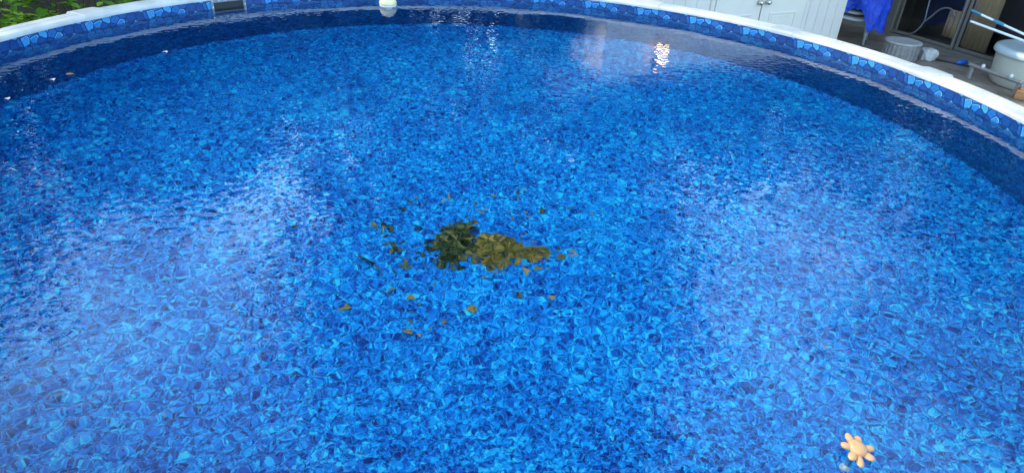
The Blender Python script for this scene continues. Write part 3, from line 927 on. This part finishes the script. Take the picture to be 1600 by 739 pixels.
def make_tarp():
    bm = bmesh.new()
    r = random.Random(5)
    import mathutils
    n, mrow = 60, 44
    # the sheet hangs round the stack: u along its front and sides, v downwards
    path = [(-.42, .45), (-.42, -.12), (-.36, -.36), (-.10, -.40), (.16, -.38), (.40, -.30), (.47, -.05), (.47, .45)]
    P = curve_pts([Vector((x, y, 0)) for x, y in path], 10)
    L_ = len(P)
    top = .95
    rows = []
    for j in range(mrow + 1):
        v = j / mrow
        row = []
        for i, p in enumerate(P):
            u = i / (L_ - 1)
            hem = .46 if u < .53 else .46 - .30 * min(1, (u - .53) / .06)          # hangs lower on the right
            hem += .035 * math.sin(u * 31) + .02 * math.sin(u * 77 + 1)
            z = top + (hem - top) * v
            nn = mathutils.noise.noise(Vector((u * 9, v * 1.6, 3.0))) * .07 * (.3 + v) + mathutils.noise.noise(Vector((u * 24, v * 5, 8.0))) * .018
            q = p * (1 - .10 * (1 - v)) + Vector((p.x, p.y, 0)).normalized() * nn
            row.append(bm.verts.new((q.x, q.y, z)))
        rows.append(row)
    for r0, r1 in zip(rows, rows[1:]):
        for k in range(L_ - 1):
            bm.faces.new((r0[k], r1[k], r1[k + 1], r0[k + 1]))
    apex = bm.verts.new((0, .05, top + .12))
    for k in range(L_ - 1):
        bm.faces.new((rows[0][k], rows[0][k + 1], apex))
    return bm
tarp = obj('tarp', make_tarp(), M['tarp'], None, True, loc=(5.66, 12.5, ZG + .1))
tarp.rotation_euler = (0, 0, R_(-24))
tag(tarp, 'crumpled bright blue tarp draped over stacked chairs beside the shed', 'tarp')

# ================================================================== SMALL THINGS ON THE PATIO
po = tag(empty('ribbed_stool', (6.02, 11.45, ZG + .012)), 'round grey ribbed stool with a pale worn top by the glass door', 'stool')
bm = bmesh.new()
add_lathe(bm, [(.255, 0), (.268, .02), (.272, .12), (.268, .22), (.262, .245)], 144, ripple=lambda r, z, k: r * (1 - .035 * (0.5 + .5 * math.cos(k * 2 * math.pi / 6))))
obj('ribbed_side', bm, M['pouf_side'], po, False)
bm = bmesh.new()
add_lathe(bm, [(.268, .2455), (.278, .252), (.278, .268), (.268, .277), (.23, .28), (.21, .274), (.05, .272)], 64)
obj('top', bm, M['pouf_top'], po, True)

bm = bmesh.new()
bmesh.ops.create_icosphere(bm, subdivisions=3, radius=1.0)
for v in bm.verts:
    k = 1 + .16 * math.sin(5 * v.co.x + 2 * v.co.z) * math.cos(4 * v.co.y) + rng.uniform(-.05, .05)
    v.co = Vector((max(-.8, min(.8, v.co.x * k)) * .15, max(-.8, min(.8, v.co.y * k)) * .12, max(-.75, min(.75, v.co.z * k)) * .12 + .09))
o = obj('stone_block', bm, M['stone'], None, loc=(6.48, 11.45, ZG + .012))
tag(o, 'rough pale stone block lying next to the ribbed stool', 'stone')

bn = tag(empty('storage_tub', (7.46, 10.30, ZG + .012), R_(0)), 'large round pale grey-green tub with a pale blue lid at the right edge', 'tub')
bm = bmesh.new()
add_lathe(bm, [(.53, 0.0), (.555, .015), (.565, .1), (.59, .44), (.60, .46)], 64)
obj('body', bm, M['bin'], bn, True)
bm = bmesh.new()
add_lathe(bm, [(.60, .4605), (.625, .43), (.632, .435), (.632, .475), (.62, .51), (.60, .522), (.54, .527), (.52, .517), (.1, .52)], 64)
obj('lid', bm, M['bin_lid'], bn, True)

def pole(name, a, b, label, blue):
    a, b = Vector(a), Vector(b)
    d = (b - a)
    t = tag(empty(name, a), label, 'pole', 'pool poles resting on the tub')
    def seg(n, t0, t1, r, m):
        bm = add_tube(bmesh.new(), [d * t0, d * t1], r, 14)
        return obj(n, bm, m, t, False)
    if blue:
        seg('tip_grip', 0, .10, .021, M['pole_blue']); seg('shaft', .1001, .999, .017, M['pole_white'])
        g_ = seg('middle_grip', .225, .33, .025, M['pole_blue'])
    else:
        seg('shaft', 0, 1, .018, M['pole_white'])
        seg('end_cap', -.006, .012, .0195, M['white_plastic'])
    return t
pole('pool_pole', (6.60, 10.95, -.30), (7.62, 9.95, -.658), 'telescopic white pole with blue grips, upper of two on the tub', True)
pole('pool_pole', (6.62, 10.90, -.45), (7.55, 9.85, -.661), 'plain white pole, lower of the two resting on the tub', False)

rl = tag(empty('low_rail', (6.62, 10.55, ZG + .012)), 'low grey bar on short feet with two white knobs before the tub', 'rail')
a, b = Vector((0, 0, .19)), Vector((.27, -.86, .19))
bm = add_tube(bmesh.new(), [a, b], .028, 4); obj('bar', bm, M['rail_grey'], rl)
for t in (.06, .95):
    p = a.lerp(b, t)
    obj('foot', box((p.x - .02, p.y - .03, 0), (p.x + .02, p.y + .03, .17), .004), M['rail_grey'], rl)
for t in (.25, .78):
    p = a.lerp(b, t)
    bm = bmesh.new(); add_lathe(bm, [(.022, .21), (.026, .225), (.024, .25), (.012, .262), (.003, .264)], 14, (p.x, p.y, 0))
    obj('knob', bm, M['white_plastic'], rl, True)

nz = tag(empty('hose_nozzle', (6.93, 11.25, ZG + .03), R_(20)), 'small bright blue hose nozzle lying on the patio', 'nozzle')
bm = add_tube(bmesh.new(), [(-.11, 0, .02), (-.03, 0, .03), (.05, 0, .035), (.10, 0, .03)], [.022, .045, .04, .025], 12); obj('body', bm, M['blue_plastic'], nz, True)
bm = add_tube(bmesh.new(), [(.10, 0, .03), (.2, -.01, .01), (.34, .05, .0), (.52, .02, .0)], .006, 6); obj('cord', bm, M['white_plastic'], nz, True)
bm = add_tube(bmesh.new(), curve_pts([(6.55, 11.42, ZG + .04), (6.75, 11.38, ZG + .02), (6.95, 11.20, ZG + .02), (7.15, 11.05, ZG + .02)]), .011, 8)
tag(obj('black_cable', bm, M['black'], None, True), 'thin black cable running over the patio from the stone', 'cable')
bm = add_box(bmesh.new(), (-.14, -.09, 0), (.14, .09, .13), .012); add_box(bm, (-.10, -.06, .1305), (.10, .06, .15), .006)
o = obj('copper_box', bm, M['copper'], None, loc=(6.93, 9.58, ZG + .012)); o.rotation_euler = (0, 0, R_(-30))
tag(o, 'small copper brown box on the patio at the right edge', 'box')

# ================================================================== LEFT: BUSH, FENCE, TREES
def leaf_mesh(L_, w_):
    bm = bmesh.new()
    pts = [(0, 0), (.22, .30), (.5, .5), (.78, .34), (1, 0)]
    mid = [bm.verts.new((x * L_, 0, -.12 * L_ * x * x)) for x, _ in pts]
    for s in (-1, 1):
        ed = [bm.verts.new((x * L_, s * y * w_, -.12 * L_ * x * x + .10 * w_)) for x, y in pts[1:-1]]
        ch = [mid[0]] + ed + [mid[-1]]
        for k in range(4):
            q = [mid[k], mid[k + 1], ch[k + 1], ch[k]]
            q = [x for n_, x in enumerate(q) if x not in q[:n_]]
            bm.faces.new(q if s < 0 else q[::-1])
    me = bpy.data.meshes.new('leaf'); bm.to_mesh(me); bm.free()
    me.polygons.foreach_set('use_smooth', [True] * len(me.polygons))
    me.materials.append(M['leaf_bush'])
    return me
def bush(loc, rx, rh, n_tips, label, seed, per=6):
    r = random.Random(seed)
    t = tag(empty('leafy_bush', loc), label, 'bush', 'bushes behind the left rim')
    lm = [leaf_mesh(.17, .085), leaf_mesh(.14, .07)]
    for k in range(n_tips):
        a = r.uniform(0, 2 * math.pi); e = r.uniform(.05, 1.0)
        tip = Vector((math.cos(a) * rx * math.sqrt(1 - e * e * .8) * r.uniform(.7, 1), math.sin(a) * rx * math.sqrt(1 - e * e * .8) * r.uniform(.7, 1), rh * e * r.uniform(.8, 1)))
        bm = add_tube(bmesh.new(), [Vector((tip.x * .1, tip.y * .1, 0)), Vector((tip.x * .5, tip.y * .5, tip.z * .6)), tip], [.007, .005, .003], 5)
        obj('twig', bm, M['bark'], t)
        for q in range(per):
            o = obj('leaf', lm[r.randrange(2)], None, t)
            o.location = tip - Vector((0, 0, .03 * (q // 3)))
            o.rotation_euler = (r.uniform(-.3, .3), r.uniform(-.75, .25), 2 * math.pi * q / per * 1.6 + r.uniform(-.4, .4))
            s = r.uniform(.7, 1.2); o.scale = (s, s, s)
    return t
bush((-6.0, 9.5, ZG), .85, 1.1, 105, 'bright green leafy bush behind the left pool rim', 21)
bush((-7.35, 9.5, ZG), .50, 1.0, 34, 'small green bush further left, half hidden in shade', 22)

fence = tag(empty('board_fence', (0, 0, ZG)), 'weathered tan board fence along the left and back of the garden', 'fence')
bd = None
def fence_run(p, q, hgt):
    global bd
    p, q = Vector(p), Vector(q)
    d = q - p; n = int(d.length / .155); ang = math.atan2(d.y, d.x)
    for k in range(n):
        if bd is None:
            o = obj('fence_board', box((-.072, -.011, .05), (.072, .011, 1.0), .002), M['fence_wood'], fence); bd = o.data
        else:
            o = obj('fence_board', bd, None, fence)
        c = p + d * ((k + .5) / n)
        o.location = (c.x, c.y, 0)
        o.rotation_euler = (0, 0, ang)
        o.scale = (1, 1, hgt * rng.uniform(.985, 1.01))
    for z in (.35, hgt - .3):
        nrm = Vector((-d.y, d.x, 0)).normalized() * .035
        bm = add_tube(bmesh.new(), [p + nrm + Vector((0, 0, z)), q + nrm + Vector((0, 0, z))], .03, 4)
        obj('fence_rail', bm, M['fence_wood'], fence)
fence_run((-9.8, 13.2, 0), (0.6, 13.0, 0), 2.0)
fence_run((-9.9, 2.0, 0), (-9.9, 13.1, 0), 2.0)

def tree(loc, hgt, crown_c, crown_r, n_clump, per, leaf, label, seed, trunk_r=.22):
    """tapered trunk with limbs; the crown is many small leaves gathered in clumps"""
    r = random.Random(seed)
    t = tag(empty('shade_tree', (loc[0], loc[1], ZG)), label, 'tree', 'trees standing round the garden')
    cc = Vector(crown_c); cr = Vector(crown_r)
    clumps = []
    while len(clumps) < n_clump:
        v = Vector((r.gauss(0, 1), r.gauss(0, 1), r.gauss(0, 1))).normalized() * (r.random() ** .45)
        clumps.append(cc + Vector((v.x * cr.x, v.y * cr.y, v.z * cr.z)))
    bm = bmesh.new()
    top = Vector((cc.x * .8, cc.y * .8, cc.z + cr.z * .3))
    add_tube(bm, curve_pts([(0, 0, -.1), (.05, .03, hgt * .18), top * .5 + Vector((.15, -.1, 0)), top], 4), [trunk_r * (1 - .8 * k / 12) for k in range(13)], 10)
    for c in clumps[::3]:
        f0 = r.uniform(.35, .85)
        base = Vector((top.x * f0, top.y * f0, top.z * f0))
        add_tube(bm, [base, base.lerp(c, .5) + Vector((0, 0, .2)), c], [trunk_r * .3, trunk_r * .17, .015], 5)
    obj('trunk', bm, M['bark'], t, True)
    co, fc = [], []
    for c in clumps:
        cs = r.uniform(.45, .95) * (sum(cr) / 3) * .28
        for k in range(per):
            p = c + Vector((r.gauss(0, cs), r.gauss(0, cs), r.gauss(0, cs * .7)))
            q = Matrix.Rotation(r.uniform(0, 6.3), 3, 'Z') @ Matrix.Rotation(r.gauss(0, .7), 3, 'X') @ Matrix.Rotation(r.gauss(0, .5), 3, 'Y')
            s = leaf * r.uniform(.6, 1.3)
            i0 = len(co)
            for x, y, z in ((-.5, 0, 0), (0, -.32, .06), (.55, 0, -.05), (0, .32, .06)):
                co.append(p + q @ Vector((x * s, y * s, z * s)))
            fc.append((i0, i0 + 1, i0 + 2, i0 + 3))
    me = bpy.data.meshes.new('crown'); me.from_pydata([tuple(p) for p in co], [], fc); me.update()
    obj('crown', me, M['leaf_tree'], t)
    return t
tree((-0.4, 15.8), 17, (0, -.5, 10.5), (4.6, 3.6, 8.0), 210, 130, .34, 'tall broad tree behind the far rim, mirrored in the middle of the water', 31, .35)
tree((-9.3, 17.5), 10, (0, 0, 5.1), (3.2, 3.0, 4.1), 120, 110, .32, 'bushy tree behind the back fence, mirrored left of the tallest tree', 36, .25)
tree((-14.0, 14.5), 12, (0, 0, 6.3), (3.2, 3.0, 5.2), 100, 100, .32, 'tree at the back left fence corner, mirrored left in the water', 32, .25)
tree((-14.0, 8.2), 13, (0, 0, 7.0), (3.2, 3.2, 6.0), 42, 45, .32, 'dense tree beyond the left fence, its crown mirrored at the left edge', 33, .25)
tree((-13.6, 3.0), 13, (0, 0, 7.2), (3.2, 3.4, 6.0), 38, 45, .32, 'dense tree left of the pool beyond the fence, shading the water', 38, .25)
tree((-6.0, 19.0), 9, (0, 0, 4.6), (2.8, 2.4, 4.4), 90, 100, .32, 'lower tree in the gap left of the tallest tree behind the fence', 39, .2)
tree((2.6, 18.5), 8, (0, 0, 4.0), (2.8, 2.4, 3.9), 90, 100, .32, 'low round tree between the tallest tree and the shed', 40, .2)
tree((-3.4, 15.0), 4, (0, 0, 2.5), (2.3, 1.2, 2.4), 70, 90, .26, 'wide low shrub-like tree against the back fence, left of the tallest trunk', 41, .12)
tree((1.2, 15.0), 4, (0, 0, 2.5), (2.3, 1.2, 2.4), 70, 90, .26, 'wide low shrub-like tree at the end of the back fence', 42, .12)
tree((10.2, 18.5), 7, (0, 0, 4.2), (3.4, 2.2, 3.8), 90, 95, .32, 'spreading tree close behind the roof of the glass-door house', 43, .2)
tree((0.55, 9.75), 2, (0, 0, 1.35), (.75, .6, 1.15), 60, 110, .15, 'unseen dense shrub added to screen the left end of the white shed', 44, .05)  # added out of view to block the shed end wall's bright reflection
tree((6.3, 18.0), 8, (0, 0, 4.2), (3.2, 2.6, 3.1), 90, 100, .32, 'round tree behind the shed', 37, .25)
tree((13.2, 15.8), 10, (0, 0, 5.8), (3.2, 3.2, 4.2), 90, 100, .32, 'tree behind the glass-door house', 34, .25)
